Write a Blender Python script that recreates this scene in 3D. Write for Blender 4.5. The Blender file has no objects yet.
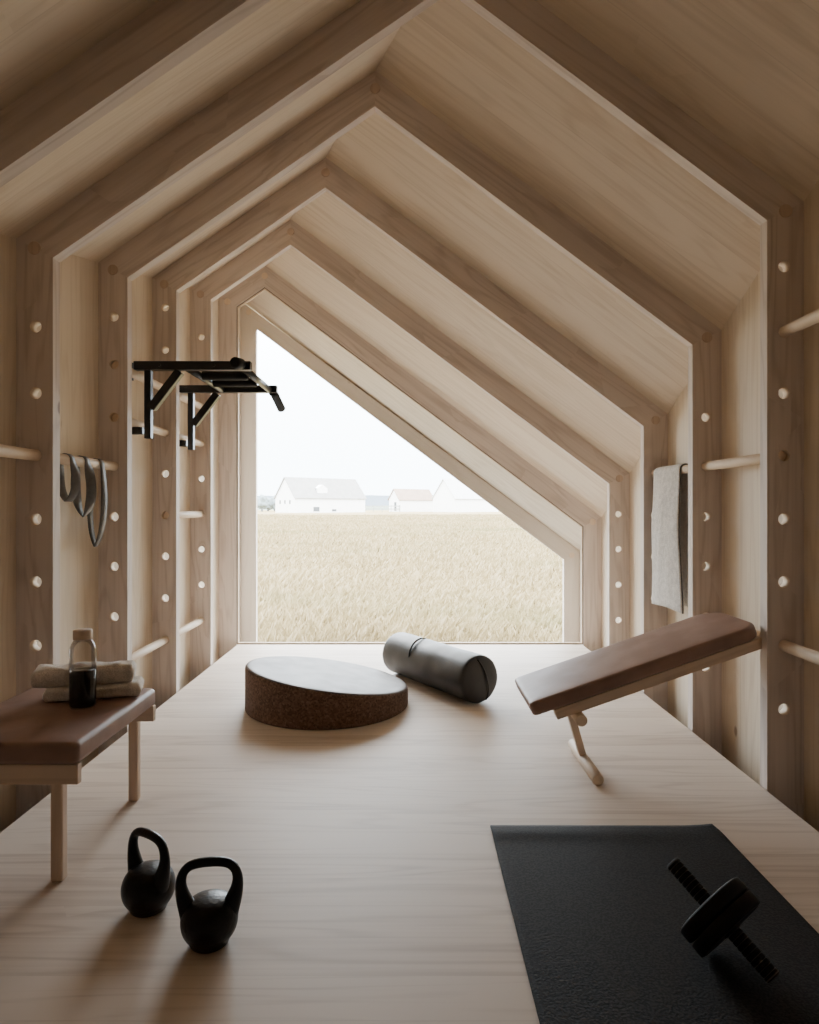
import bpy, bmesh, math, random
import numpy as np
from mathutils import Vector, Matrix, noise as mnoise
random.seed(7); np.random.seed(7)
S = bpy.context.scene
COL = S.collection
PI = math.pi
H = 0.956            # camera height
FPX = 667.0          # focal length in pixels of the 819 px wide frame

# ------------------------------------------------------------------ helpers
LM = {}
def tag(o, label=None, cat=None, group=None, kind=None):
    if label: o['label'] = label
    if cat: o['category'] = cat
    if group: o['group'] = group
    if kind: o['kind'] = kind
    return o

def empty(name, loc=(0, 0, 0), rz=0.0, label=None, cat=None, group=None, kind=None):
    o = bpy.data.objects.new(name, None)
    o.empty_display_size = 0.05
    COL.objects.link(o)
    o.location = loc; o.rotation_euler = (0, 0, rz)
    return tag(o, label, cat, group, kind)

def smooth(bm, on=True):
    for f in bm.faces: f.smooth = on
    return bm

def obj(name, bm, mats, parent=None, R=None, center=True):
    """World-space bmesh -> one object; R = local axes (columns) so the wood grain runs along local X."""
    R = (R or Matrix.Identity(3)).to_3x3()
    ploc = Vector(parent.location) if parent else Vector((0, 0, 0))
    bm.normal_update()
    c = Vector((0, 0, 0))
    if center and len(bm.verts):
        lo = [min(v.co[i] for v in bm.verts) for i in range(3)]
        hi = [max(v.co[i] for v in bm.verts) for i in range(3)]
        c = Vector([(a + b) / 2 for a, b in zip(lo, hi)])
    Rt = R.transposed()
    for v in bm.verts: v.co = Rt @ (v.co - c)
    me = bpy.data.meshes.new(name)
    bm.to_mesh(me); bm.free()
    o = bpy.data.objects.new(name, me)
    COL.objects.link(o)
    for m in (mats if isinstance(mats, (list, tuple)) else [mats]): me.materials.append(m)
    o.parent = parent
    o.matrix_local = LM[o.name] = Matrix.Translation(c - ploc) @ R.to_4x4()
    return o

def local_obj(name, bm, mats, parent):
    """bmesh already in the parent's local space."""
    me = bpy.data.meshes.new(name)
    bm.normal_update(); bm.to_mesh(me); bm.free()
    o = bpy.data.objects.new(name, me); COL.objects.link(o)
    for m in (mats if isinstance(mats, (list, tuple)) else [mats]): me.materials.append(m)
    o.parent = parent
    return o

def copy_tree(o, parent=None):
    c = o.copy(); COL.objects.link(c)
    if parent is not None: c.parent = parent
    for ch in list(o.children): copy_tree(ch, c)
    return c

def box(bm, lo, hi, bevel=0.0, seg=2):
    b = bmesh.new()
    bmesh.ops.create_cube(b, size=1)
    for v in b.verts:
        v.co = Vector([lo[i] + (v.co[i] + .5) * (hi[i] - lo[i]) for i in range(3)])
    if bevel:
        bmesh.ops.bevel(b, geom=list(b.edges), offset=bevel, segments=seg, profile=.5, affect='EDGES')
    join(bm, b)
    return bm

def join(bm, b, M=None):
    if M is not None: bmesh.ops.transform(b, matrix=M, verts=b.verts)
    me = bpy.data.meshes.new('tmp'); b.to_mesh(me); b.free()
    bm.from_mesh(me); bpy.data.meshes.remove(me)
    return bm

def frame_for(d):
    d = d.normalized()
    up = Vector((0, 0, 1)) if abs(d.z) < .95 else Vector((0, 1, 0))
    a = d.cross(up).normalized()
    return a, a.cross(d).normalized()

def tube(bm, pts, rad, n=16, caps=True, bev=0.0):
    pts = [Vector(p) for p in pts]
    if not isinstance(rad, (list, tuple)): rad = [rad] * len(pts)
    if bev and caps:
        d0 = (pts[1] - pts[0]).normalized(); d1 = (pts[-1] - pts[-2]).normalized()
        pts = [pts[0], pts[0] + d0 * bev] + pts[1:-1] + [pts[-1] - d1 * bev, pts[-1]]
        rad = [rad[0] - bev, rad[0]] + list(rad[1:-1]) + [rad[-1], rad[-1] - bev]
    rings = []; a = None
    for i, p in enumerate(pts):
        t = (pts[min(i + 1, len(pts) - 1)] - pts[max(i - 1, 0)]).normalized()
        if a is None: a, b = frame_for(t)
        else:
            a = (a - t * a.dot(t)).normalized(); b = a.cross(t).normalized()
        rings.append([bm.verts.new(p + (a * math.cos(2 * PI * k / n) + b * math.sin(2 * PI * k / n)) * rad[i]) for k in range(n)])
    for i in range(len(rings) - 1):
        for k in range(n):
            f = bm.faces.new((rings[i][k], rings[i][(k + 1) % n], rings[i + 1][(k + 1) % n], rings[i + 1][k])); f.smooth = True
    if caps:
        bm.faces.new(rings[0][::-1]); bm.faces.new(rings[-1])
    return bm

def bar(bm, p0, p1, w, h, bevel=.002, up=None):
    p0 = Vector(p0); p1 = Vector(p1); d = (p1 - p0); L = d.length; d.normalize()
    if up is None: a, b = frame_for(d)
    else:
        b = (Vector(up) - d * Vector(up).dot(d)).normalized(); a = d.cross(b)
    M = Matrix((a, d, b)).transposed().to_4x4(); M.translation = (p0 + p1) / 2
    t = bmesh.new(); box(t, (-w / 2, -L / 2, -h / 2), (w / 2, L / 2, h / 2), bevel)
    return join(bm, t, M)

def lathe(bm, prof, n=40, M=None):
    b = bmesh.new(); rings = []
    for r, z in prof:
        if r < 1e-6: rings.append([b.verts.new((0, 0, z))])
        else: rings.append([b.verts.new((r * math.cos(2 * PI * k / n), r * math.sin(2 * PI * k / n), z)) for k in range(n)])
    for i in range(len(rings) - 1):
        A, B = rings[i], rings[i + 1]
        for k in range(n):
            k2 = (k + 1) % n
            if len(A) == 1: f = b.faces.new((A[0], B[k2], B[k]))
            elif len(B) == 1: f = b.faces.new((A[k], A[k2], B[0]))
            else: f = b.faces.new((A[k], A[k2], B[k2], B[k]))
            f.smooth = True
    bmesh.ops.recalc_face_normals(b, faces=b.faces)
    return join(bm, b, M)

def prism(bm, pts, off):
    """polygon (3D points) extruded by the vector off"""
    off = Vector(off)
    a = [bm.verts.new(p) for p in pts]; b = [bm.verts.new(Vector(p) + off) for p in pts]
    bm.faces.new(a); bm.faces.new(b[::-1]); n = len(pts)
    for i in range(n): bm.faces.new((a[i], b[i], b[(i + 1) % n], a[(i + 1) % n]))
    bmesh.ops.recalc_face_normals(bm, faces=bm.faces)
    return bm

def plate_with_holes(outline, holes, r, y0, y1, n=28):
    """Polygon in XZ with round through-holes, thick from y0 to y1. Hole walls get material 1."""
    cu = bpy.data.curves.new('tmp', 'CURVE'); cu.dimensions = '2D'; cu.fill_mode = 'BOTH'; cu.extrude = (y1 - y0) / 2
    def sp(pts):
        s = cu.splines.new('POLY'); s.points.add(len(pts) - 1)
        for p, q in zip(s.points, pts): p.co = (q[0], q[1], 0, 1)
        s.use_cyclic_u = True
    sp(outline)
    for (x, z) in holes: sp([(x + r * math.cos(2 * PI * k / n), z + r * math.sin(2 * PI * k / n)) for k in range(n)])
    o = bpy.data.objects.new('tmp', cu); COL.objects.link(o)
    dg = bpy.context.evaluated_depsgraph_get()
    me = bpy.data.meshes.new_from_object(o.evaluated_get(dg))
    bpy.data.objects.remove(o); bpy.data.curves.remove(cu)
    bm = bmesh.new(); bm.from_mesh(me); bpy.data.meshes.remove(me)
    for v in bm.verts:
        x, z, d = v.co; v.co = (x, (y0 + y1) / 2 + d, z)
    bmesh.ops.remove_doubles(bm, verts=bm.verts, dist=1e-5)
    bmesh.ops.recalc_face_normals(bm, faces=bm.faces)
    for f in bm.faces:
        f.smooth = False; f.material_index = 0
        if abs(f.normal.y) < .1:
            c = f.calc_center_median()
            for (x, z) in holes:
                if math.hypot(c.x - x, c.z - z) < r * 1.02: f.material_index = 1; f.smooth = True
    return bm

def fbm(p, o=3): return mnoise.fractal(p, 1.0, 2.0, o)

# ------------------------------------------------------------------ materials
def nt(name):
    m = bpy.data.materials.new(name); m.use_nodes = True
    t = m.node_tree; t.nodes.clear()
    out = t.nodes.new('ShaderNodeOutputMaterial')
    return m, t, out
def N(t, kind, **kw):
    n = t.nodes.new(kind)
    for k, v in kw.items():
        if hasattr(n, k): setattr(n, k, v)
        else: n.inputs[k.replace('_', ' ')].default_value = v
    return n
def mth(t, op, a, b=None, c=None):
    n = t.nodes.new('ShaderNodeMath'); n.operation = op
    for i, v in enumerate((a, b, c)):
        if v is None: continue
        if isinstance(v, (int, float)): n.inputs[i].default_value = v
        else: t.links.new(v, n.inputs[i])
    return n.outputs[0]
def mixc(t, fac, a, b, mode='MIX'):
    n = t.nodes.new('ShaderNodeMix'); n.data_type = 'RGBA'; n.blend_type = mode
    if isinstance(fac, (int, float)): n.inputs[0].default_value = fac
    else: t.links.new(fac, n.inputs[0])
    for i, v in ((6, a), (7, b)):
        if isinstance(v, tuple): n.inputs[i].default_value = (*v[:3], 1)
        else: t.links.new(v, n.inputs[i])
    return n.outputs[2]
def ramp(t, fac, stops):
    n = t.nodes.new('ShaderNodeValToRGB')
    el = n.color_ramp.elements
    while len(el) < len(stops): el.new(.5)
    for e, (p, c) in zip(el, stops): e.position = p; e.color = (*c, 1) if not isinstance(c, (int, float)) else (c, c, c, 1)
    t.links.new(fac, n.inputs[0]); return n.outputs[0]
def bsdf(t, out, color, rough=.5, bump=None, bump_str=.2, bump_dist=.002, metal=0, spec=.5, rough_sock=None):
    b = t.nodes.new('ShaderNodeBsdfPrincipled')
    if isinstance(color, tuple): b.inputs['Base Color'].default_value = (*color[:3], 1)
    else: t.links.new(color, b.inputs['Base Color'])
    b.inputs['Roughness'].default_value = rough; b.inputs['Metallic'].default_value = metal
    b.inputs['Specular IOR Level'].default_value = spec
    if rough_sock is not None: t.links.new(rough_sock, b.inputs['Roughness'])
    if bump is not None:
        n = t.nodes.new('ShaderNodeBump'); n.inputs['Strength'].default_value = bump_str; n.inputs['Distance'].default_value = bump_dist
        t.links.new(bump, n.inputs['Height']); t.links.new(n.outputs[0], b.inputs['Normal'])
    t.links.new(b.outputs[0], out.inputs[0]); return b

def wood(name, light, dark, plank=0.0, knots=.5, rough=.55, contrast=1.0, seam=.5, fine=1.0, spec=.3):
    """pine with the grain along local X; plank = lamella width across local Y (0 = one piece)"""
    m, t, out = nt(name); L = t.links.new
    tc = t.nodes.new('ShaderNodeTexCoord'); oi = t.nodes.new('ShaderNodeObjectInfo')
    sep = t.nodes.new('ShaderNodeSeparateXYZ'); L(tc.outputs['Object'], sep.inputs[0])
    x, y, z = sep.outputs
    rnd = mth(t, 'MULTIPLY', oi.outputs['Random'], 37.0)
    shift = rnd
    cell = None
    if plank:
        row = mth(t, 'FLOOR', mth(t, 'DIVIDE', y, plank))
        wn = t.nodes.new('ShaderNodeTexWhiteNoise'); wn.noise_dimensions = '2D'
        cb0 = t.nodes.new('ShaderNodeCombineXYZ'); L(row, cb0.inputs[0]); L(rnd, cb0.inputs[1]); L(cb0.outputs[0], wn.inputs['Vector'])
        cell = wn.outputs['Value']
        shift = mth(t, 'ADD', rnd, mth(t, 'MULTIPLY', cell, 23.0))
    def vec(sx, sy, sz):
        cb = t.nodes.new('ShaderNodeCombineXYZ')
        L(mth(t, 'MULTIPLY', mth(t, 'ADD', x, shift), sx), cb.inputs[0])
        L(mth(t, 'MULTIPLY', y, sy), cb.inputs[1])
        L(mth(t, 'ADD', mth(t, 'MULTIPLY', z, sz), shift), cb.inputs[2])
        return cb.outputs[0]
    # knots
    vo = t.nodes.new('ShaderNodeTexVoronoi'); vo.inputs['Scale'].default_value = 1; L(vec(2.5, 4.0, 4.0), vo.inputs['Vector'])
    kd = vo.outputs['Distance']
    ksel = t.nodes.new('ShaderNodeSeparateColor'); L(vo.outputs['Color'], ksel.inputs[0])
    kon = mth(t, 'LESS_THAN', ksel.outputs[0], knots)
    kfield = mth(t, 'MULTIPLY', mth(t, 'SMOOTH_MIN', mth(t, 'DIVIDE', .05, mth(t, 'ADD', kd, .03)), 1.0, .2), kon)
    # growth rings
    n1 = t.nodes.new('ShaderNodeTexNoise'); n1.inputs['Detail'].default_value = 2; n1.inputs['Scale'].default_value = 1; L(vec(.55, 6.5, 6.5), n1.inputs['Vector'])
    rings = mth(t, 'SINE', mth(t, 'ADD', mth(t, 'MULTIPLY', n1.outputs[0], 62.0 * fine), mth(t, 'MULTIPLY', kfield, 16.0)))
    rings = mth(t, 'POWER', mth(t, 'MULTIPLY_ADD', rings, .5, .5), 3.5)
    # fibres
    n2 = t.nodes.new('ShaderNodeTexNoise'); n2.inputs['Detail'].default_value = 3; n2.inputs['Scale'].default_value = 1; L(vec(1.8, 95, 95), n2.inputs['Vector'])
    n3 = t.nodes.new('ShaderNodeTexNoise'); n3.inputs['Detail'].default_value = 2; n3.inputs['Scale'].default_value = 1; L(vec(.6, 16, 16), n3.inputs['Vector'])
    f = mth(t, 'ADD', mth(t, 'MULTIPLY', rings, .42 * contrast), mth(t, 'MULTIPLY', mth(t, 'SUBTRACT', n2.outputs[0], .5), 1.05 * contrast))
    f = mth(t, 'ADD', f, mth(t, 'MULTIPLY', mth(t, 'SUBTRACT', n3.outputs[0], .45), .75 * contrast))
    if cell is not None: f = mth(t, 'ADD', f, mth(t, 'MULTIPLY', mth(t, 'SUBTRACT', cell, .5), .55 * contrast))
    fc = t.nodes.new('ShaderNodeClamp'); L(f, fc.inputs[0])
    col = mixc(t, fc.outputs[0], light, dark)
    kd2 = mth(t, 'MULTIPLY', mth(t, 'SUBTRACT', 1.0, ramp_f(t, kd, .032, .075)), kon)
    col = mixc(t, mth(t, 'MULTIPLY', kd2, .7), col, (dark[0] * .33, dark[1] * .26, dark[2] * .22))
    if plank and seam:
        fr = mth(t, 'ABSOLUTE', mth(t, 'SUBTRACT', mth(t, 'FRACT', mth(t, 'DIVIDE', y, plank)), .5))
        line = ramp_f(t, fr, .5 - .0025 / plank, .5)
        col = mixc(t, mth(t, 'MULTIPLY', line, seam), col, (dark[0] * .5, dark[1] * .45, dark[2] * .4))
    bsdf(t, out, col, rough, n2.outputs[0], .12, .001, spec=spec)
    return m
def ramp_f(t, v, a, b):
    n = t.nodes.new('ShaderNodeMapRange'); n.interpolation_type = 'SMOOTHSTEP'
    n.inputs['From Min'].default_value = a; n.inputs['From Max'].default_value = b
    t.links.new(v, n.inputs['Value']); return n.outputs[0]

def simple(name, color, rough=.5, nscale=60, nstr=.15, ndist=.001, var=.15, metal=0, spec=.5, detail=3, color2=None):
    m, t, out = nt(name)
    tc = t.nodes.new('ShaderNodeTexCoord')
    n = t.nodes.new('ShaderNodeTexNoise'); n.inputs['Scale'].default_value = nscale; n.inputs['Detail'].default_value = detail
    t.links.new(tc.outputs['Object'], n.inputs['Vector'])
    c2 = color2 or tuple(c * (1 - var) for c in color)
    col = mixc(t, ramp_f(t, n.outputs[0], .35, .65), color, c2)
    bsdf(t, out, col, rough, n.outputs[0], nstr, ndist, metal, spec)
    return m

PINE_L, PINE_D = (.58, .435, .315), (.40, .275, .18)
M_FRAME = wood('pine_frame', (.65, .575, .525), (.45, .375, .33), knots=.26, contrast=1.1)
M_FRAME_GLARE = wood('pine_frame_glare', (.70, .635, .57), (.60, .53, .465), knots=.3, contrast=.8)  # outermost frame: pine lightened to stand in for glass reflection and bloom
M_HOLE = simple('end_grain', (.80, .68, .54), .6, 200, .1)
M_SHEATH = wood('pine_panel', (.72, .625, .50), (.56, .46, .345), plank=.14, knots=.10, seam=.2, contrast=.85)
M_FLOOR = wood('pine_floor', (.68, .595, .515), (.48, .395, .33), plank=.12, knots=.05, rough=.5, seam=.15, contrast=1.0, spec=.28)
M_ROD = wood('pine_dowel', (.74, .62, .49), (.60, .47, .35), knots=.0, contrast=.7)
M_PLUG = wood('pine_plug', (.58, .46, .37), (.42, .32, .25), knots=.0)
M_LEG = wood('pine_leg', (.68, .54, .42), (.52, .39, .285), knots=.08)
M_DARK = simple('underfloor', (.10, .075, .055), .9, 20)
M_IRON = simple('cast_iron', (.006, .0055, .0055), .34, 110, .5, .002, .4, spec=.3)
M_STEEL = simple('black_steel', (.006, .006, .006), .32, 200, .1, .0005, spec=.4)
M_RUBBER = simple('black_rubber', (.007, .0065, .0065), .6, 120, .2, spec=.25)
M_RUBBER2 = simple('brown_black_rubber', (.010, .0075, .007), .6, 120, .2, spec=.25)
M_RING = simple('grip_ring', (.10, .095, .09), .5, 120, .1)
M_BAND = simple('latex_band', (.15, .145, .14), .5, 80, .1, .0005)
M_SEAM = simple('dark_strap', (.012, .012, .013), .6, 100, .1)

def leather(name, c1, c2, rough, scale=220, bump=.25):
    m, t, out = nt(name); L = t.links.new
    tc = t.nodes.new('ShaderNodeTexCoord')
    v = t.nodes.new('ShaderNodeTexVoronoi'); v.inputs['Scale'].default_value = scale; L(tc.outputs['Object'], v.inputs['Vector'])
    n = t.nodes.new('ShaderNodeTexNoise'); n.inputs['Scale'].default_value = 9; n.inputs['Detail'].default_value = 4; L(tc.outputs['Object'], n.inputs['Vector'])
    col = mixc(t, ramp_f(t, n.outputs[0], .35, .65), c1, c2)
    h = mth(t, 'ADD', mth(t, 'MULTIPLY', v.outputs['Distance'], .5), mth(t, 'MULTIPLY', n.outputs[0], 1.2))
    rs = mth(t, 'MULTIPLY_ADD', n.outputs[0], .2, rough - .1)
    bsdf(t, out, col, rough, h, bump, .0012, rough_sock=rs)
    return m
M_LEATHER = leather('brown_leather', (.30, .188, .148), (.25, .152, .118), .48)
M_GREYLEATHER = leather('grey_leather', (.030, .0305, .032), (.022, .0225, .024), .44, 160, .3)
M_TOPLEATHER = leather('dark_top_leather', (.085, .058, .046), (.065, .045, .036), .50)

def cork():
    m, t, out = nt('cork'); L = t.links.new
    tc = t.nodes.new('ShaderNodeTexCoord')
    v = t.nodes.new('ShaderNodeTexVoronoi'); v.inputs['Scale'].default_value = 130; L(tc.outputs['Object'], v.inputs['Vector'])
    s = t.nodes.new('ShaderNodeSeparateColor'); L(v.outputs['Color'], s.inputs[0])
    col = ramp(t, s.outputs[0], [(0, (.07, .037, .024)), (.35, (.11, .060, .040)), (.75, (.145, .084, .058)), (1, (.19, .118, .084))])
    bsdf(t, out, col, .8, v.outputs['Distance'], .4, .002)
    return m
M_CORK = cork()

def mat_rubber():
    m, t, out = nt('mat_rubber'); L = t.links.new
    tc = t.nodes.new('ShaderNodeTexCoord')
    v = t.nodes.new('ShaderNodeTexNoise'); v.inputs['Scale'].default_value = 190; v.inputs['Detail'].default_value = 2; L(tc.outputs['Object'], v.inputs['Vector'])
    col = mixc(t, ramp_f(t, v.outputs[0], .4, .62), (.0135, .0125, .0122), (.026, .0243, .0238))
    bsdf(t, out, col, .78, v.outputs[0], .8, .0025, spec=.22)
    return m
M_MAT = mat_rubber()

def terry(name, c1, c2):
    m, t, out = nt(name); L = t.links.new
    tc = t.nodes.new('ShaderNodeTexCoord')
    v = t.nodes.new('ShaderNodeTexNoise'); v.inputs['Scale'].default_value = 260; v.inputs['Detail'].default_value = 3; L(tc.outputs['Object'], v.inputs['Vector'])
    n = t.nodes.new('ShaderNodeTexNoise'); n.inputs['Scale'].default_value = 45; L(tc.outputs['Object'], n.inputs['Vector'])
    f = mth(t, 'ADD', mth(t, 'MULTIPLY', v.outputs[0], .6), mth(t, 'MULTIPLY', n.outputs[0], .4))
    col = mixc(t, ramp_f(t, f, .38, .62), c2, c1)
    b = bsdf(t, out, col, .95, v.outputs[0], .8, .004, spec=.1)
    b.inputs['Sheen Weight'].default_value = .3
    return m
M_TERRY = terry('beige_terry', (.82, .76, .68), (.63, .57, .50))
M_GREYTERRY = terry('grey_terry', (.74, .715, .68), (.52, .50, .475))

def pane(name, tint, f0=.04, gloss=.02):
    m, t, out = nt(name); L = t.links.new
    tr = t.nodes.new('ShaderNodeBsdfTransparent'); tr.inputs[0].default_value = (*tint, 1)
    gl = t.nodes.new('ShaderNodeBsdfGlossy'); gl.inputs['Roughness'].default_value = gloss
    lw = t.nodes.new('ShaderNodeFresnel'); lw.inputs[0].default_value = 1.5
    mx = t.nodes.new('ShaderNodeMixShader'); L(mth(t, 'MULTIPLY', lw.outputs[0], f0 / .04), mx.inputs[0]); L(tr.outputs[0], mx.inputs[1]); L(gl.outputs[0], mx.inputs[2])
    L(mx.outputs[0], out.inputs[0]); return m
M_PANE = pane('window_glass', (.985, .99, .985), .03)
M_BOTTLE = pane('smoked_glass', (.80, .775, .755), .025, .03)
M_GASKET = simple('dark_gasket', (.16, .13, .11), .7, 50)
M_WATER = simple('dark_liquid', (.006, .005, .006), .15, 5, .0)

# ------------------------------------------------------------------ shell geometry
SP = .6
def FY(i): return SP * (3.785 + i)               # depth of the front face of frame i
def zl(i): return H + .852 + .14 * i            # left eave (inner), x = -1.2
def zr(i): return H + .980 - .277 * i           # right eave (inner), x = 1.2
ML, MR = .692, -.75
def pl(i, x): return zl(i) + ML * (x + XI)
def pr(i, x): return zr(i) + MR * (x - XI)
def apex(i, o=0.0):
    x = (zr(i) - MR * XI - zl(i) - ML * XI + o * (OR - OL)) / (ML - MR)
    return x, pl(i, x) + o * OL
WD, TH = .125, .045
OL, OR = WD * math.hypot(1, ML), WD * math.hypot(1, MR)
XI, XO = 1.216, 1.341
RX = 1.2745
RH = .0195
def zk(k): return (.27, .487, .704, .918, 1.135, 1.347, 1.574, 1.779, 2.0)[k] if k < 9 else .27 + .217 * k
YB, YE = -.75, 5.33
def idx(y): return y / SP - 3.785
GZ = -.34      # bottom of the walls under the deck

# rungs: (side, bay start frame, k)
RUNGS = [(-1, -1, 4), (-1, -1, 0), (-1, 0, 4), (-1, 1, 6), (-1, 1, 5), (-1, 1, 0), (-1, 2, 6), (-1, 2, 5), (-1, 2, 3), (-1, 2, 0),
         (1, -1, 6), (1, -1, 1), (1, 0, 4), (1, 0, 1), (1, 1, 4)]
HOLES = {}
for i in range(-3, 4):
    for s in (-1, 1):
        top = (zl(i) if s < 0 else zr(i))
        HOLES[(i, s)] = [k for k in range(0, 12) if zk(k) < top - .078]
HOLES[(1, 1)] = [k for k in range(0, 5)] + [5]
HOLES[(2, 1)] = [0, 1, 2, 3, 4]
HOLES[(3, 1)] = [0, 1, 2, 3]
HOLES[(3, -1)] = [0, 1, 2, 3, 4, 5, 6, 8]
HOLES[(2, -1)] = list(range(9)); HOLES[(4, 1)] = []; HOLES[(4, -1)] = []; HOLES[(5, 1)] = []; HOLES[(5, -1)] = []

def axes(d):   # local X along d
    d = Vector(d).normalized(); y = Vector((0, 1, 0)); z = d.cross(y)
    return Matrix((d, y, z)).transposed()
RZ = Matrix(((0, 1, 0), (0, 0, 1), (1, 0, 0)))   # columns: local x -> world z, local y -> world x, local z -> world y
RZ = Matrix(((0, 1, 0), (0, 0, 1), (1, 0, 0)))

def ring_frame(i, n):
    Y0, Y1 = FY(i), FY(i) + TH
    root = empty('trim_%d' % n, (0, Y0, 0), kind='structure')
    xa, za = apex(i); xb, zb = apex(i, 1)
    iL, iR = (-XI, zl(i)), (XI, zr(i))
    oL, oR = (-XO, pl(i, -XO) + OL), (XO, pr(i, XO) + OR)
    if xa < -XI:      # the last frame: the ridge has run into the left post
        iL = (-XI, pr(i, -XI)); eL = (-XO, pr(i, -XO)); tL = (-XO, pr(i, -XO) + OR - .03)
        postL = [(-XO, GZ), (-XI, GZ), iL, eL]
        rafters = [([iL, iR, oR, tL, eL], MR)]
        plugs = [(-1.275, pr(i, -1.275) + .085), ((iR[0] + oR[0]) / 2, (iR[1] + oR[1]) / 2)]
    else:
        postL = [(-XO, GZ), (-XI, GZ), iL, oL]
        rafters = [([iL, (xa, za), (xb, zb), oL], ML), ([(xa, za), iR, oR, (xb, zb)], MR)]
        plugs = [((iL[0] + oL[0]) / 2, (iL[1] + oL[1]) / 2), ((iR[0] + oR[0]) / 2, (iR[1] + oR[1]) / 2), ((xa + xb) / 2, (za + zb) / 2)]
    postR = [(XI, GZ), (XO, GZ), oR, iR]
    for s, out in ((-1, postL), (1, postR)):
        bm = plate_with_holes(out, [(s * RX, zk(k) - (.018 if (s > 0 and k == 6) else 0)) for k in HOLES.get((i, s), [])], .0202, Y0, Y1)
        obj('post', bm, [M_FRAME if i < 5 else M_FRAME_GLARE, M_HOLE], root, RZ)
    for out, m in rafters:
        bm = prism(bmesh.new(), [(x, Y0, z) for x, z in out], (0, Y1 - Y0, 0))
        obj('rafter', bm, M_FRAME if i < 5 else M_FRAME_GLARE, root, axes((1, 0, m)))
    for (x, z) in plugs:
        bm = tube(bmesh.new(), [(x, Y0 - .004, z), (x, Y0 + .02, z)], .0225, 24, True, .0015)
        obj('dowel_plug', bm, M_PLUG if i < 4 else M_ROD, root, RZ)
    return root
for n, i in enumerate(range(-3, 6)): ring_frame(i, n + 1)

def side_name(s): return 'left' if s < 0 else 'right'

# sheathing walls: polygon in YZ
def wall(s):
    x0, x1 = (XO, XO + .04); pts = []
    def top(y):
        i = idx(y)
        xx = s * (XO + .01)
        z1 = pl(i, xx) + OL; z2 = pr(i, xx) + OR
        return min(z1, z2) + .02
    ys = np.linspace(YB, YE, 30)
    pts = [(s * x0, YB, GZ), (s * x0, YE, GZ)] + [(s * x0, y, top(y)) for y in ys[::-1]]
    bm = prism(bmesh.new(), pts, (s * .04, 0, 0))
    R = Matrix(((0, 0, 1), (0, 1, 0), (1, 0, 0)))     # local x = world z, local y = world y
    o = obj('wall_' + side_name(s), bm, M_SHEATH, None, Matrix(((0, 0, -1), (0, 1, 0), (1, 0, 0))))
    tag(o, kind='structure')
wall(-1); wall(1)
# unseen dark wall, added behind the camera to keep the near frames in shade
i = idx(YB)
bm = prism(bmesh.new(), [(-XO - .04, YB, GZ), (XO + .04, YB, GZ), (XO + .04, YB, pl(i, XO + .04) + OL + .02), (-XO - .04, YB, pl(i, -XO - .04) + OL + .02)], (0, -.05, 0))
tag(obj('wall_back_added', bm, wood('added_shade_panel', (.20, .15, .11), (.13, .095, .07), plank=.105), None, RZ), kind='structure')
# roof boards
XR = XO + .045
ic1 = (apex(0, 1)[0] - XR) / .2892; ic2 = (apex(0, 1)[0] + XR) / .2892
ic1 = [k for k in np.linspace(-6, 6, 12001) if apex(k, 1)[0] <= XR][0]
ic2 = [k for k in np.linspace(-6, 6, 12001) if apex(k, 1)[0] <= -XR][0]
def lp(x, y): return (x, y, pl(idx(y), x) + OL)
def rp(x, y): return (x, y, pr(idx(y), x) + OR)
ceil = empty('ceiling', (0, 2.5, 2.6), kind='structure')
bm = prism(bmesh.new(), [lp(-XR, YB - .05), lp(XR, YB - .05), lp(XR, FY(ic1)), lp(-XR, FY(ic2))], (0, 0, .05))
obj('roof_slope', bm, M_SHEATH, ceil, axes((1, 0, ML)))
bm = prism(bmesh.new(), [rp(XR, FY(ic1)), rp(XR, YE + .0), rp(-XR, YE + .0), rp(-XR, FY(ic2))], (0, 0, .05))
obj('roof_slope', bm, M_SHEATH, ceil, axes((1, 0, MR)))

# floor deck (boards run across the room)
YF = FY(4) + .004
bm = bmesh.new(); box(bm, (-XI + .009, YB + .002, -.06), (XI - .009, YF, 0), .002)
tag(obj('floor', bm, M_FLOOR, None), kind='structure')
bm = bmesh.new(); box(bm, (-XO, YB, GZ - .06), (XO, YE, GZ - .002))
tag(obj('floor_underside', bm, M_DARK, None), kind='structure')
# window: glass fitted in frame 5's opening + dark joint + outer sill
i = 4
xa, za = apex(i)
win = empty('window_1', (0, FY(4) + .03, 0), kind='structure')
g = .003
outer = [(-XI + .0, 0), (XI, 0), (XI, zr(i)), (xa, za), (-XI, zl(i))]
def inset(pts, d):
    n = len(pts); res = []
    for k in range(n):
        p0, p1, p2 = Vector(pts[k - 1]), Vector(pts[k]), Vector(pts[(k + 1) % n])
        e1 = (p1 - p0).normalized(); e2 = (p2 - p1).normalized()
        n1 = Vector((-e1.y, e1.x)); n2 = Vector((-e2.y, e2.x))
        b = (n1 + n2).normalized(); res.append(tuple(p1 + b * (d / b.dot(n1))))
    return res
o1, i1 = inset(outer, .0005), inset(outer, .0045)
o2, i2 = inset(outer, .0045), inset(outer, .011)
def ring_plate(o, i_, y0, y1):
    bm = bmesh.new(); n = len(o)
    A = [bm.verts.new((x, y0, z)) for x, z in o]; B = [bm.verts.new((x, y0, z)) for x, z in i_]
    C = [bm.verts.new((x, y1, z)) for x, z in o]; D = [bm.verts.new((x, y1, z)) for x, z in i_]
    for k in range(n):
        j = (k + 1) % n
        for q in ((A[k], A[j], B[j], B[k]), (C[k], D[k], D[j], C[j]), (A[k], C[k], C[j], A[j]), (B[k], B[j], D[j], D[k])): bm.faces.new(q)
    bmesh.ops.recalc_face_normals(bm, faces=bm.faces)
    return bm
obj('gasket', ring_plate(o1, i1, FY(4) + .006, FY(4) + .03), M_GASKET, win)
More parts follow.
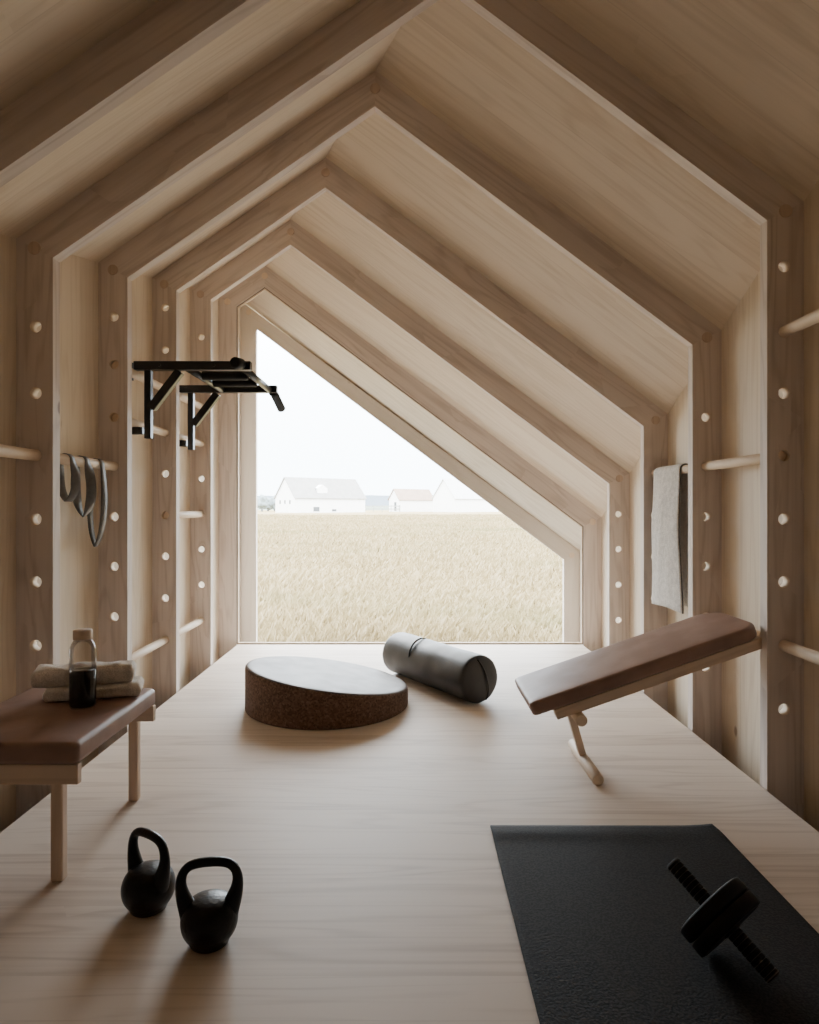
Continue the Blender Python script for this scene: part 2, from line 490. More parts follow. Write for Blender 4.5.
obj('glazing_bead', ring_plate(o2, i2, FY(4) + .011, FY(4) + .03), M_ROD, win)
bm = bmesh.new(); vs = [bm.verts.new((x, FY(4) + .019, z)) for x, z in i2]; bm.faces.new(vs)
obj('pane', bm, M_PANE, win)
# rungs
ORD = {-1: 'nearest', 0: 'second', 1: 'third', 2: 'fourth'}
LAB = {
    (-1, -1, 4): 'pale pine wall rung at the left edge of the photo beside the nearest left post',
    (-1, -1, 0): 'pale pine wall rung on the left wall that carries the brown bench',
    (-1, 0, 4): 'pale pine wall rung on the left wall with the grey resistance bands hung on it',
    (-1, 1, 6): 'pale pine wall rung right under the top arm of the nearer pull-up bracket',
    (-1, 1, 5): 'pale pine wall rung behind the foot of the nearer pull-up bracket',
    (-1, 1, 0): 'low pale pine wall rung just above the right end of the rolled beige towel',
    (-1, 2, 6): 'pale pine wall rung right under the top arm of the farther pull-up bracket',
    (-1, 2, 5): 'pale pine wall rung behind the foot of the farther pull-up bracket',
    (-1, 2, 3): 'short-looking pale pine rung at mid height in the last rung bay of the left wall',
    (-1, 2, 0): 'lowest pale pine rung in the left bay closest to the window',
    (1, -1, 6): 'upper pale pine rung cut by the right edge of the photo',
    (1, -1, 1): 'lower pale pine rung cut by the right photo edge near the incline bench',
    (1, 0, 4): 'pale pine rung on the right wall between the two nearest posts, above the incline bench',
    (1, 0, 1): 'pine rung hidden behind the top end of the incline bench on the right wall',
    (1, 1, 4): 'pale pine rung on the right wall with the grey towel hung over it',
}
have = set(RUNGS)
for (s, f, k) in RUNGS:
    y0 = FY(f) + .0225; y1 = FY(f + 1) + .0205
    dz = .018 if (s > 0 and k == 6) else 0
    bm = tube(bmesh.new(), [(s * RX, y0, zk(k) - dz), (s * RX, y1, zk(k) - dz)], RH, 24, True, .002)
    o = obj('wall_rung', bm, M_ROD, None, Matrix(((0, 1, 0), (1, 0, 0), (0, 0, -1))))
    tag(o, LAB[(s, f, k)], 'rung', 'wooden wall rungs between the posts')

# ------------------------------------------------------------------ leather pads
def rounded_outline(x0, x1, y0, y1, rads, n=10):
    """corners in order (x0,y0),(x1,y0),(x1,y1),(x0,y1)"""
    C = [((x0, y0), (1, 1), PI), ((x1, y0), (-1, 1), 1.5 * PI), ((x1, y1), (-1, -1), 0), ((x0, y1), (1, -1), .5 * PI)]
    pts = []
    for ((cx, cy), (sx, sy), a0), r in zip(C, rads):
        ox, oy = cx + sx * r, cy + sy * r
        for k in range(n + 1):
            a = a0 + .5 * PI * k / n
            pts.append((ox + r * math.cos(a), oy + r * math.sin(a)))
    return pts
def pad(outline, z0, z1, r=.014, crown=.004):
    bm = bmesh.new()
    cx = sum(p[0] for p in outline) / len(outline); cy = sum(p[1] for p in outline) / len(outline)
    xs = [p[0] for p in outline]; ys = [p[1] for p in outline]
    wx, wy = max(xs) - min(xs), max(ys) - min(ys)
    def ring(d, z): return [bm.verts.new((cx + (x - cx) * (1 - 2 * d / wx), cy + (y - cy) * (1 - 2 * d / wy), z)) for x, y in outline]
    rings = []
    for k in range(6):
        a = .5 * PI * k / 5; rings.append(ring(r * (1 - math.sin(a)), z0 + r * (1 - math.cos(a))))
    for k in range(6):
        a = .5 * PI * k / 5; rings.append(ring(r * (1 - math.cos(a)), z1 - r * (1 - math.sin(a))))
    for d, c in ((.04, .4), (.09, .8), (.13, 1)):
        if d < min(wx, wy) / 2: rings.append(ring(d, z1 + crown * c))
    n = len(outline)
    for A, B in zip(rings, rings[1:]):
        for k in range(n): bm.faces.new((A[k], A[(k + 1) % n], B[(k + 1) % n], B[k]))
    bm.faces.new(rings[0][::-1]); bm.faces.new(rings[-1])
    bmesh.ops.recalc_face_normals(bm, faces=bm.faces)
    return smooth(bm)

# wall bench on the left
b = empty('wall_bench', (-1.0, 1.95, 0), 0, 'low bench with brown leather pad on pine rails, standing against the left wall', 'bench')
obj('seat_pad', pad(rounded_outline(-1.236, -.824, 1.652, 2.172, [.02, .018, .02, .02]), .317, .373, .014, .003), M_LEATHER, b)
for y in (1.66, 2.150):
    bm = bmesh.new(); box(bm, (-1.21 if y < 2 else -1.25, y, .267), (-.827, y + .021, .317), .002)
    obj('cross_rail', bm, M_LEG, b)
for y in (1.702, 2.1725):
    bm = bmesh.new(); box(bm, (-.919, y, 0), (-.888, y + .030, .316), .005, 3)
    obj('leg', bm, M_LEG, b, RZ)
bm = bmesh.new(); box(bm, (-1.248, 1.725, .2905), (-1.212, 2.148, .3165), .002)
obj('hook_rail', bm, M_LEG, b, Matrix(((0, 1, 0), (1, 0, 0), (0, 0, -1))))

# incline bench on the right
ang = math.atan2(.278, .80)
nb = empty('incline_bench', (.62, 2.46, 0), 0, 'sloping exercise bench with brown leather pad leaning on the right wall rung', 'bench')
x0, z0 = .428, .233
ux = Vector((math.cos(ang), 0, math.sin(ang))); uz = Vector((-math.sin(ang), 0, math.cos(ang)))
MI = Matrix((ux, (0, 1, 0), uz)).transposed().to_4x4(); MI.translation = Vector((x0, 0, z0))
RI = MI.to_3x3()
PL = .842
bm = pad(rounded_outline(0, PL, 2.301, 2.655, [.014, .06, .10, .014], 14), 0, .050, .013, .003)
bmesh.ops.transform(bm, matrix=MI, verts=bm.verts); obj('seat_pad', bm, M_LEATHER, nb, RI)
for y in (2.307, 2.609):
    bm = bmesh.new(); box(bm, (.075, y, -.037), (PL - .005, y + .04, -.0003), .002)
    bmesh.ops.transform(bm, matrix=MI, verts=bm.verts); obj('side_rail', bm, M_LEG, nb, RI)
bm = bmesh.new(); box(bm, (PL - .055, 2.347, -.036), (PL - .015, 2.609, -.0005), .002)
bmesh.ops.transform(bm, matrix=MI, verts=bm.verts); obj('cross_rail', bm, M_LEG, nb)
# support: pivot dowel, tilted leg, foot dowel
pv = MI @ Vector((.150, 0, -.044 - .015)); ft = Vector((pv.x + .058, 0, .0205))
bm = tube(bmesh.new(), [(pv.x, 2.285, pv.z), (pv.x, 2.67, pv.z)], .0205, 24, True, .003); obj('pivot_dowel', bm, M_ROD, nb, Matrix(((0, 1, 0), (1, 0, 0), (0, 0, -1))))
bm = tube(bmesh.new(), [(ft.x, 2.292, ft.z), (ft.x, 2.65, ft.z)], .0205, 24, True, .003); obj('foot_dowel', bm, M_ROD, nb, Matrix(((0, 1, 0), (1, 0, 0), (0, 0, -1))))
d = (ft - pv).normalized(); q = Vector((0, 2.49, 0))
bm = bar(bmesh.new(), pv + q + d * .018, ft + q - d * .018, .034, .026, .003, up=(1, 0, 0)); obj('leg', bm, M_LEG, nb, axes(d))

# ------------------------------------------------------------------ bottle and folded towel on the bench
BX, BY, BZ = -.956, 1.948, .3765
bo = empty('water_bottle', (BX, BY, BZ), 0, 'smoked glass bottle half full of dark drink with wooden cap on the brown bench', 'bottle')
T = Matrix.Translation((BX, BY, BZ)) @ Matrix.Diagonal((1, 1, .985, 1))
prof = [(0, 0), (.032, 0), (.0355, .004), (.0365, .012), (.0365, .165), (.0355, .175), (.031, .187), (.0255, .194), (.0245, .199), (.0245, .204)]
inner = [(r - .0022, max(z, .004)) for r, z in prof[1:]]
bm = lathe(bmesh.new(), prof, 48, T); obj('glass', bm, M_BOTTLE, bo)
bm = lathe(bmesh.new(), [(0, .003), (.030, .003), (.0342, .008), (.0347, .014), (.0347, .108), (0, .108)], 48, T); obj('drink', bm, M_WATER, bo)
bm = lathe(bmesh.new(), [(0, .200), (.025, .200), (.0262, .2015), (.0262, .2255), (.0245, .2275), (0, .2275)], 48, T); obj('cap', bm, M_LEG, bo, RZ)

def soft_slab(lx, ly, h, rz, cx, cy, z0, seed, layers=1):
    """rolled-over towel fold: stadium section swept along X with soft wrinkles"""
    n, m = 56, 40; bm = bmesh.new(); rings = []
    for a in range(n + 1):
        u = a / n; e = min(u, 1 - u) * lx
        k = min(1, (e / .012)) ; k = math.sqrt(max(0, 1 - (1 - k) ** 2)); shrink = .55 + .45 * k if a not in (0, n) else .5
        ring = []
        for bq in range(m):
            t = 2 * PI * bq / m; c, s = math.cos(t), math.sin(t)
            p = 4.0; r = (abs(c) ** p + abs(s) ** p) ** (-1 / p)
            yy = c * r * ly / 2 * (.94 + .06 * shrink); zz = h / 2 + s * r * h / 2 * shrink
            P = Vector((u * lx - lx / 2, yy, zz))
            w = fbm(Vector((P.x * 16 + seed, P.y * 20, P.z * 30)), 3)
            P += Vector((0, c, s if s > 0 else .2 * s)) * w * .006
            P.z = max(P.z, .0006)
            ring.append(P)
        rings.append(ring)
    M = Matrix.Translation((cx, cy, z0)) @ Matrix.Rotation(rz, 4, 'Z')
    V = [[bm.verts.new(M @ p) for p in r] for r in rings]
    for A, B in zip(V, V[1:]):
        for k in range(m): bm.faces.new((A[k], A[(k + 1) % m], B[(k + 1) % m], B[k]))
    bm.faces.new(V[0][::-1]); bm.faces.new(V[-1])
    bmesh.ops.recalc_face_normals(bm, faces=bm.faces)
    return smooth(bm)
rz = math.radians(17)
bm = soft_slab(.268, .118, .044, rz, -.970, 2.058, .3765, 3.1)
b2 = soft_slab(.282, .100, .058, rz, -.998, 2.052, .418, 8.7); join(bm, b2)
o = obj('folded_towel', bm, M_TERRY)
tag(o, 'beige terry towel folded in a thick roll on the brown bench behind the bottle', 'towel')

# ------------------------------------------------------------------ hanging towel on the right rung
def hang(name, bm): pass
zt = zk(4); xc = RX; rr = RH + .0048
bm = bmesh.new(); NY = 26
path = []
for k in range(36): path.append((xc - rr - .0, zt - .66 + .66 * k / 36))
for k in range(13): a = PI - PI * k / 12; path.append((xc + rr * math.cos(a), zt + rr * math.sin(a)))
for k in range(1, 35): path.append((xc + rr, zt - .64 * k / 34))
grid = []
for j, (px_, pz_) in enumerate(path):
    row = []
    for q in range(NY + 1):
        v = q / NY; drop = max(0, zt - pz_)
        y = 3.085 + .325 * v
        side = -1 if j < 42 else 1
        w = fbm(Vector((y * 9, pz_ * 3, 5.0 * side)), 3)
        x = px_ + side * min(1, drop / .12) * (.006 * w + (.012 if side < 0 else .0) * math.sin(v * PI))
        if side < 0: x -= .012 * min(1, drop / .3)
        yy = y + (-.045 * min(1, drop / .66) * (1 - v) + -.015 * v * drop) + (.008 * w * drop)
        z = pz_
        if side < 0 : z += drop * (.012 * math.sin(v * 4))
        row.append(bm.verts.new((x, yy, z)))
    grid.append(row)
for A, B in zip(grid, grid[1:]):
    for q in range(NY): bm.faces.new((A[q], A[q + 1], B[q + 1], B[q]))
bmesh.ops.recalc_face_normals(bm, faces=bm.faces); smooth(bm)
tw = empty('hand_towel', (xc, 3.22, zt), 0, 'grey terry towel hanging over a pine rung on the right wall', 'towel')
hem_pts = [Vector(r[0].co) for r in grid]
o = obj('cloth', bm, M_GREYTERRY, tw)
md = o.modifiers.new('thick', 'SOLIDIFY'); md.thickness = .009; md.offset = 0
hp = [p + Vector((0, -.001, 0)) for p in hem_pts]
bm = tube(bmesh.new(), hp, .0032, 8); obj('hem', bm, simple('dark_hem', (.09, .08, .075), .9, 200), tw)

# ------------------------------------------------------------------ resistance bands
def band(y, drop, width, tw_, twist, label, thick=.003, spread=.02, extra=0):
    c = Vector((-RX, y, zk(4))); r = RH + .0025
    pts = []; n = 26
    for k in range(n):
        u = k / n; pts.append((-spread * (math.sin(PI * u)) - r * (u) , -drop * (1 - u), 1 - u))
    path = []
    for k in range(n): 
        u = k / (n - 1); path.append((c.x + r + spread * math.sin(PI * (1 - u)) * 1.0 - (1 - u) ** 6 * r, c.z - drop * (1 - u), 1 - u))
    for k in range(1, 10):
        a = PI * k / 10; path.append((c.x + r * math.cos(a), c.z + r * math.sin(a), 0))
    for k in range(n):
        u = k / (n - 1); path.append((c.x - r - spread * .4 * math.sin(PI * u) + u ** 6 * r, c.z - drop * u, u))
    bm = bmesh.new(); rows = []
    for j, (x, z, t) in enumerate(path):
        a = twist * math.sin(PI * t) * (1 if j < n else .7) + extra * t
        wv = Vector((math.sin(a), math.cos(a), 0)) * width / 2
        P = Vector((x, c.y + tw_ * t, z))
        rows.append([bm.verts.new(P - wv), bm.verts.new(P), bm.verts.new(P + wv)])
    m = len(rows)
    for j in range(m):
        A, B = rows[j], rows[(j + 1) % m]
        for q in range(2): bm.faces.new((A[q], A[q + 1], B[q + 1], B[q]))
    bmesh.ops.recalc_face_normals(bm, faces=bm.faces); smooth(bm)
    o = obj('resistance_band', bm, M_BAND)
    md = o.modifiers.new('thick', 'SOLIDIFY'); md.thickness = thick; md.offset = 0
    tag(o, label, 'exercise band', 'resistance bands on the left rung')
band(2.475, .155, .030, .012, .6, 'shortest dark grey resistance band on the rung, leftmost of the three', extra=.5, spread=.010)
band(2.590, .215, .036, .015, 1.3, 'middle grey resistance band of the three, twisted over the rung', spread=.012, extra=-.3)
band(2.715, .335, .032, -.01, .35, 'longest grey resistance band, hanging lowest of the three', spread=.010)

# ------------------------------------------------------------------ pull-up bar
pu = empty('pull_up_bar', (-1.21, 3.38, 1.28), 0, 'black steel pull-up frame with two triangular brackets on the left wall rungs', 'pull-up bar')
ZT = 1.611
for y in (3.08, 3.68):
    br = obj('bracket', bar(bmesh.new(), (-1.270, y, ZT), (-.733, y, ZT), .040, .040, .003), M_STEEL, pu)
    def sub(name, bm): 
        o = obj(name, bm, M_STEEL, pu); o.parent = br; o.matrix_local = LM[br.name].inverted() @ LM[o.name]
    sub('upright', bar(bmesh.new(), (-1.207, y, 1.276), (-1.207, y, ZT - .0205), .030, .034, .003))
    sub('brace', bar(bmesh.new(), (-1.193, y, 1.415), (-1.062, y, ZT - .024), .036, .038, .003))
    sub('lower_hook', bar(bmesh.new(), (-1.288, y, 1.312), (-1.2305, y, 1.312), .036, .034, .003))
    sub('rung_hook', bar(bmesh.new(), (-1.2955, y, 1.545), (-1.2955, y, ZT + .016), .036, .018, .003))
ya, yb = 3.101, 3.659
for x in (-1.035, -.775):
    obj('cross_bar', tube(bmesh.new(), [(x, ya, ZT - .004), (x, yb, ZT - .004)], .017, 20), M_STEEL, pu)
for y in (3.27, 3.45):
    obj('inner_grip', tube(bmesh.new(), [(-1.017, y, ZT - .006), (-.794, y, ZT - .006)], .023, 20, True, .003), M_RUBBER, pu)
obj('end_grip', tube(bmesh.new(), [(-.775, 3.0595, ZT + .005), (-.785, 2.985, ZT - .004)], .0255, 24, True, .006), M_RUBBER, pu)
obj('end_grip', tube(bmesh.new(), [(-.765, 3.701, ZT - .01), (-.758, 3.735, ZT - .02), (-.735, 3.83, ZT - .092)], .0235, 24, True, .006), M_RUBBER, pu)
for y in (3.0595, 3.7005):
    for x in (-1.15, -.9):
        obj('bolt_head', tube(bmesh.new(), [(x, y - .004 if y < 3.3 else y - .0005, ZT), (x, y + .0005 if y < 3.3 else y + .004, ZT)], .007, 6), M_STEEL, pu)

# ------------------------------------------------------------------ cork wedge cushion
WX, WY, WR = -.402, 3.255, .392
wz = lambda x, y: .150 - .155 * (x - WX) - .062 * (y - WY)
wd = empty('wedge_cushion', (WX, WY, 0), 0, 'round brown cork wedge with slanted dark leather top on the floor by the window', 'balance cushion')
def tilted(prof, n=96):
    bm = bmesh.new(); rings = []
    for r, f, dz in prof:      # r radius, f fraction of the local height, dz offset
        if r < 1e-6: rings.append([bm.verts.new((WX, WY, wz(WX, WY) * f + dz))]); continue
        ring = []
        for k in range(n):
            x, y = WX + r * math.cos(2 * PI * k / n), WY + r * math.sin(2 * PI * k / n)
            ring.append(bm.verts.new((x, y, wz(x, y) * f + dz)))
        rings.append(ring)
    for A, B in zip(rings, rings[1:]):
        for k in range(n):
            k2 = (k + 1) % n
            if len(B) == 1: bm.faces.new((A[k], A[k2], B[0]))
            elif len(A) == 1: bm.faces.new((A[0], B[k2], B[k]))
            else: bm.faces.new((A[k], A[k2], B[k2], B[k]))
    bmesh.ops.recalc_face_normals(bm, faces=bm.faces)
    return smooth(bm)
R_ = WR
obj('cork_base', tilted([(0, 0, .0005), (R_ - .006, 0, .0005), (R_ - .001, 0, .004), (R_, 0, .01), (R_, .5, 0), (R_, 1, -.02), (R_ - .002, 1, -.010), (R_ - .006, 1, -.0062)]), M_CORK, wd)
obj('leather_top', tilted([(R_ - .0055, 1, -.006), (R_ - .0095, 1, -.0025), (R_ - .014, 1, -.0008), (R_ - .03, 1, .0005), (R_ * .6, 1, .002), (R_ * .3, 1, .003), (0, 1, .003)]), M_TOPLEATHER, wd)

# ------------------------------------------------------------------ bolster
p0 = Vector((.337, 3.262, .1185)); p1 = Vector((-.060, 3.87, .1185)); Rb = .118
ax = (p1 - p0).normalized(); Lb = (p1 - p0).length
bl = empty('bolster', ((p0.x + p1.x) / 2, (p0.y + p1.y) / 2, 0), 0, 'dark grey leather bolster roll lying on the floor below the window', 'bolster')
a_, b_ = frame_for(ax)
MB = Matrix((a_, b_, ax)).transposed().to_4x4(); MB.translation = p0
prof = [(0, -.022)] + [(Rb * math.sin(t) ** .75 * .985, -.022 * math.cos(t) - .0) for t in np.linspace(.12, 1.5, 10)] + [(Rb * .995, .006), (Rb, .018)]
prof += [(Rb, z) for z in np.linspace(.05, Lb - .05, 24)]
prof += [(r, Lb - z) for r, z in prof[:12][::-1]]
bm = lathe(bmesh.new(), prof, 64)
for v in bm.verts:
    w = fbm(Vector((v.co.x * 9, v.co.y * 9, v.co.z * 7)), 3); rad = Vector((v.co.x, v.co.y, 0))
    if rad.length > 1e-4:
        v.co += rad.normalized() * min(0, w) * .004
bmesh.ops.transform(bm, matrix=MB, verts=bm.verts)
obj('cover', smooth(bm), M_GREYLEATHER, bl, Matrix((ax, a_, b_)).transposed())
def on_end(u, ang):   # u in -1..1 along the disc diameter, near end
    return None
# seam strap on the near end: curved line over the end disc
pts = []
for k in range(17):
    u = -1 + 2 * k / 16; rr_ = abs(u) * Rb * .86
    zz = -.0245 * math.sqrt(max(0, 1 - (u * .93) ** 2)) - .004
    pts.append(MB @ (Vector((0, 0, zz)) + (Vector((1, 0, 0)) * (.35 * rr_ * (1 if u > 0 else -.55) + .028 * (1 - u * u)) + Vector((0, 1, 0)) * (-u * Rb * .86))))
obj('end_strap', tube(bmesh.new(), pts, .0035, 8), M_SEAM, bl)
# short carrying strap round the top
pts = []
for k in range(21):
    th = math.radians(-72 + 84 * k / 20)
    e = Vector((0, 0, 1)); side = ax.cross(e)
    lift = .0005 + .007 * math.sin(PI * k / 20)
    pts.append(p0 + ax * (.455 + .035 * k / 20) + (e * math.cos(th) + side * math.sin(th)) * (Rb + lift))
obj('carry_strap', tube(bmesh.new(), pts, [.0012 + .0042 * math.sin(PI * k / 20) ** .7 for k in range(21)], 10), M_SEAM, bl)

# ------------------------------------------------------------------ kettlebells
kb = empty('kettlebell', (-.624, 1.592, 0), math.radians(-33), 'black cast iron kettlebell nearer the bench, handle turned edgeways', 'kettlebell', 'black kettlebells')
prof = [(0, .001), (.036, .001), (.041, .003)] + [(.0615 * math.sin(t) ** .80, .053 - .0535 * math.cos(t)) for t in np.linspace(.80, 2.45, 22)] + [(.028, .0985), (.014, .1005), (0, .101)]
local_obj('body', lathe(bmesh.new(), prof, 48), M_IRON, kb)
hp = [(-.034, .046), (-.0415, .067), (-.0485, .086), (-.0555, .104), (-.0612, .126), (-.0605, .147), (-.0535, .164), (-.040, .174), (-.021, .1775), (0, .1783)]
hp = hp + [(-x, z) for x, z in hp[:-1][::-1]]
rd = [.024, .0225, .0195, .0165, .0128, .0108, .0104, .0104, .0104, .0104]; rd = rd + rd[:-1][::-1]
bm = tube(bmesh.new(), [(x, 0, z) for x, z in hp], rd, 18)
o = local_obj('handle', bm, M_IRON, kb); md = o.modifiers.new('s', 'SUBSURF'); md.levels = 1; md.render_levels = 1
k2 = copy_tree(kb); k2.location = (-.441, 1.467, 0); k2.rotation_euler = (0, 0, math.radians(8))
k2['label'] = 'black cast iron kettlebell nearest the front, its open handle facing the viewer'

# ------------------------------------------------------------------ exercise mat
bm = bmesh.new(); xs = np.linspace(.240, .912, 49); ys = np.concatenate([np.linspace(.15, 1.70, 16), np.linspace(1.72, 1.995, 23)])
def matz(x, y):
    t = max(0, (y - 1.80) / .195)
    z = .0015 + .005 * math.exp(-((y - 1.945) / .035) ** 2) * (.6 + .4 * math.sin(x * 5))
    c = max(0, (x - .80) / .112) * max(0, (y - 1.86) / .135)
    return z + .007 * c * c
G = []
for y in ys:
    row = []
    for x in xs:
        c = max(0, (x - .84) / .072) * max(0, (y - 1.90) / .095)
        row.append(bm.verts.new((x - .010 * c * c, y - .003 * c * c, matz(x, y))))
    G.append(row)
for A, B in zip(G, G[1:]):
    for q in range(len(xs) - 1): bm.faces.new((A[q], A[q + 1], B[q + 1], B[q]))
bmesh.ops.recalc_face_normals(bm, faces=bm.faces); smooth(bm)
if sum(f.normal.z for f in bm.faces) < 0: bmesh.ops.reverse_faces(bm, faces=bm.faces)
o = obj('exercise_mat', bm, M_MAT)
md = o.modifiers.new('t', 'SOLIDIFY'); md.thickness = .005; md.offset = 1
tag(o, 'black textured exercise mat lying flat on the pine floor at the front right', 'mat')

# ------------------------------------------------------------------ ab wheel
A0 = Vector((.585, 1.490, .165)); A1 = Vector((.722, 1.322, .0235))
ax = (A1 - A0).normalized(); L = (A1 - A0).length; Cw = (A0 + A1) / 2
a_, b_ = frame_for(ax); MW = Matrix((a_, b_, ax)).transposed().to_4x4(); MW.translation = Cw
aw = empty('ab_wheel', (Cw.x, Cw.y, .007), 0, 'black twin-wheel ab roller with ribbed grips tilted on the black mat', 'ab roller')
def wl(name, prof, m, n=64):
    b = lathe(bmesh.new(), prof, n, MW); return obj(name, b, m, aw, MW.to_3x3())
Rw = .085
for s in (-1, 1):
    c = s * .0155; w = .0140
    pr_ = [(.014, c - w), (Rw - .012, c - w), (Rw - .002, c - w + .0006), (Rw, c - w + .003), (Rw, c + w - .003), (Rw - .002, c + w - .0006), (Rw - .012, c + w), (.014, c + w)]
    wl('wheel', pr_, M_RUBBER2)
    e = s * (.0155 + .0147)
    wl('rim_ring', [(Rw - .014, e), (Rw - .010, e + s * .0008), (Rw - .0065, e)], M_RING)
wl('hub', [(0, -.033), (.022, -.033), (.022, .033), (0, .033)], M_RUBBER, 32)
for s in (-1, 1):
    z0, z1 = s * .034, s * (L / 2)
    n = 9; pr_ = [(.0, z0)]
    for k in range(n):
        a = z0 + (z1 - z0) * k / n; bq = z0 + (z1 - z0) * (k + 1) / n; g_ = s * .0016
        pr_ += [(.0145, a + g_ * .2), (.0165, a + g_), (.0165, bq - g_), (.0145, bq - g_ * .2)]
    pr_ += [(0, z1)]
    wl('grip', pr_, M_RUBBER, 28)
    for k in range(1, n + 1):
        a = z0 + (z1 - z0) * k / n - (s * .004 if k == n else 0)
        if k == n: wl('end_ring', [(.0160, a - .0012), (.0172, a - .0012), (.0172, a + .0012), (.0160, a + .0012)], M_RING, 28)
    b = bmesh.new()
    for k in range(1, n):
        a = z0 + (z1 - z0) * k / n
        lathe(b, [(.0144, a - .0006), (.0160, a - .0007), (.0160, a + .0007), (.0144, a + .0006)], 28, MW)
    obj('grip_groove', b, M_RING, aw, MW.to_3x3())

# ------------------------------------------------------------------ outside
def field_mat():
    m, t, out = nt('dry_field'); L = t.links.new
    tc = t.nodes.new('ShaderNodeTexCoord')
    mp = t.nodes.new('ShaderNodeMapping'); mp.inputs['Scale'].default_value = (.10, .035, 1); L(tc.outputs['Object'], mp.inputs[0])
    n = t.nodes.new('ShaderNodeTexNoise'); n.inputs['Scale'].default_value = 1; n.inputs['Detail'].default_value = 8; n.inputs['Roughness'].default_value = .7; L(mp.outputs[0], n.inputs['Vector'])
    col = ramp(t, n.outputs[0], [(.30, (.20, .168, .09)), (.45, (.25, .205, .12)), (.60, (.29, .24, .145)), (.75, (.34, .29, .20))])
    bsdf(t, out, col, 1.0, spec=0); return m
M_FIELD = field_mat()
bm = bmesh.new(); nx, ny = 60, 80
Ys = 5.6 * (420 / 5.6) ** np.linspace(0, 1, ny)
FG = -.42
def fieldz(x, y):
    return FG + .10 * fbm(Vector((x * .12, y * .08, 1.3)), 3) * min(1, (y - 5) / 15) + (.12 * fbm(Vector((x * .03, y * .02, 9.3)), 2) if y > 30 else 0)
G = [[bm.verts.new((u * (5 + .62 * y), y, fieldz(u * (5 + .62 * y), y))) for u in np.linspace(-1, 1, nx)] for y in Ys]
for A, B in zip(G, G[1:]):
    for q in range(nx - 1): bm.faces.new((A[q], A[q + 1], B[q + 1], B[q]))
bmesh.ops.recalc_face_normals(bm, faces=bm.faces); smooth(bm)
tag(obj('field_ground', bm, M_FIELD, None, center=False), kind='structure')

def grass_mat():
    m, t, out = nt('straw_grass'); L = t.links.new
    g = t.nodes.new('ShaderNodeNewGeometry'); tc = t.nodes.new('ShaderNodeTexCoord')
    mp = t.nodes.new('ShaderNodeMapping'); mp.inputs['Scale'].default_value = (.07, .20, 0); L(tc.outputs['Object'], mp.inputs[0])
    n = t.nodes.new('ShaderNodeTexNoise'); n.inputs['Scale'].default_value = 1; n.inputs['Detail'].default_value = 4; L(mp.outputs[0], n.inputs['Vector'])
    c1 = ramp(t, g.outputs['Random Per Island'], [(0, (.19, .146, .07)), (.4, (.275, .22, .115)), (.75, (.33, .268, .15)), (1, (.40, .335, .21))])
    col = mixc(t, mth(t, 'MULTIPLY', ramp_f(t, n.outputs[0], .52, .66), .6), c1, (.17, .165, .08))
    b = bsdf(t, out, col, 1.0, spec=0)
    tr = t.nodes.new('ShaderNodeBsdfTranslucent'); L(col, tr.inputs[0])
    mx = t.nodes.new('ShaderNodeMixShader'); mx.inputs[0].default_value = .35
    L(b.outputs[0], mx.inputs[1]); L(tr.outputs[0], mx.inputs[2]); L(mx.outputs[0], out.inputs[0])
    return m
NB = 150000
u = np.random.rand(NB); yy = 5.55 * (130 / 5.55) ** (u ** .9); xx = (np.random.rand(NB) * 2 - 1) * (.6 + .40 * yy)
hgt = (.10 + .15 * np.random.rand(NB)) * (1 + .15 * np.sin(xx * .7 + yy * .4)); wid = .0016 + .00075 * yy
lean = (np.random.rand(NB, 2) - .5) * .16 + np.array([.02, 0]); rot = np.random.rand(NB) * PI
zz = np.array([fieldz(a, b_) for a, b_ in zip(xx, yy)])
V = np.zeros((NB, 4, 3)); dx, dy = np.cos(rot) * wid, np.sin(rot) * wid * .5
V[:, 0] = np.c_[xx - dx, yy - dy, zz - .02]; V[:, 1] = np.c_[xx + dx, yy + dy, zz - .02]
V[:, 2] = np.c_[xx + dx * .8 + lean[:, 0] * .5, yy + dy * .8 + lean[:, 1] * .5, zz + hgt * .72]; V[:, 3] = np.c_[xx + lean[:, 0] * 1.3, yy + lean[:, 1] * 1.3, zz + hgt]
me = bpy.data.meshes.new('dry_grass')
me.vertices.add(NB * 4); me.vertices.foreach_set('co', V.ravel())
F = np.empty((NB, 4), int); base = np.arange(NB) * 4
F[:, 0], F[:, 1], F[:, 2], F[:, 3] = base, base + 1, base + 2, base + 3
me.loops.add(NB * 4); me.loops.foreach_set('vertex_index', F.ravel())
me.polygons.add(NB); me.polygons.foreach_set('loop_start', base); me.polygons.foreach_set('loop_total', np.full(NB, 4))
me.update(calc_edges=True); me.validate()
me.materials.append(grass_mat())
go = bpy.data.objects.new('dry_grass', me); COL.objects.link(go)
tag(go, 'pale straw coloured tall dry grass covering the field outside the window', 'grass', None, 'stuff')

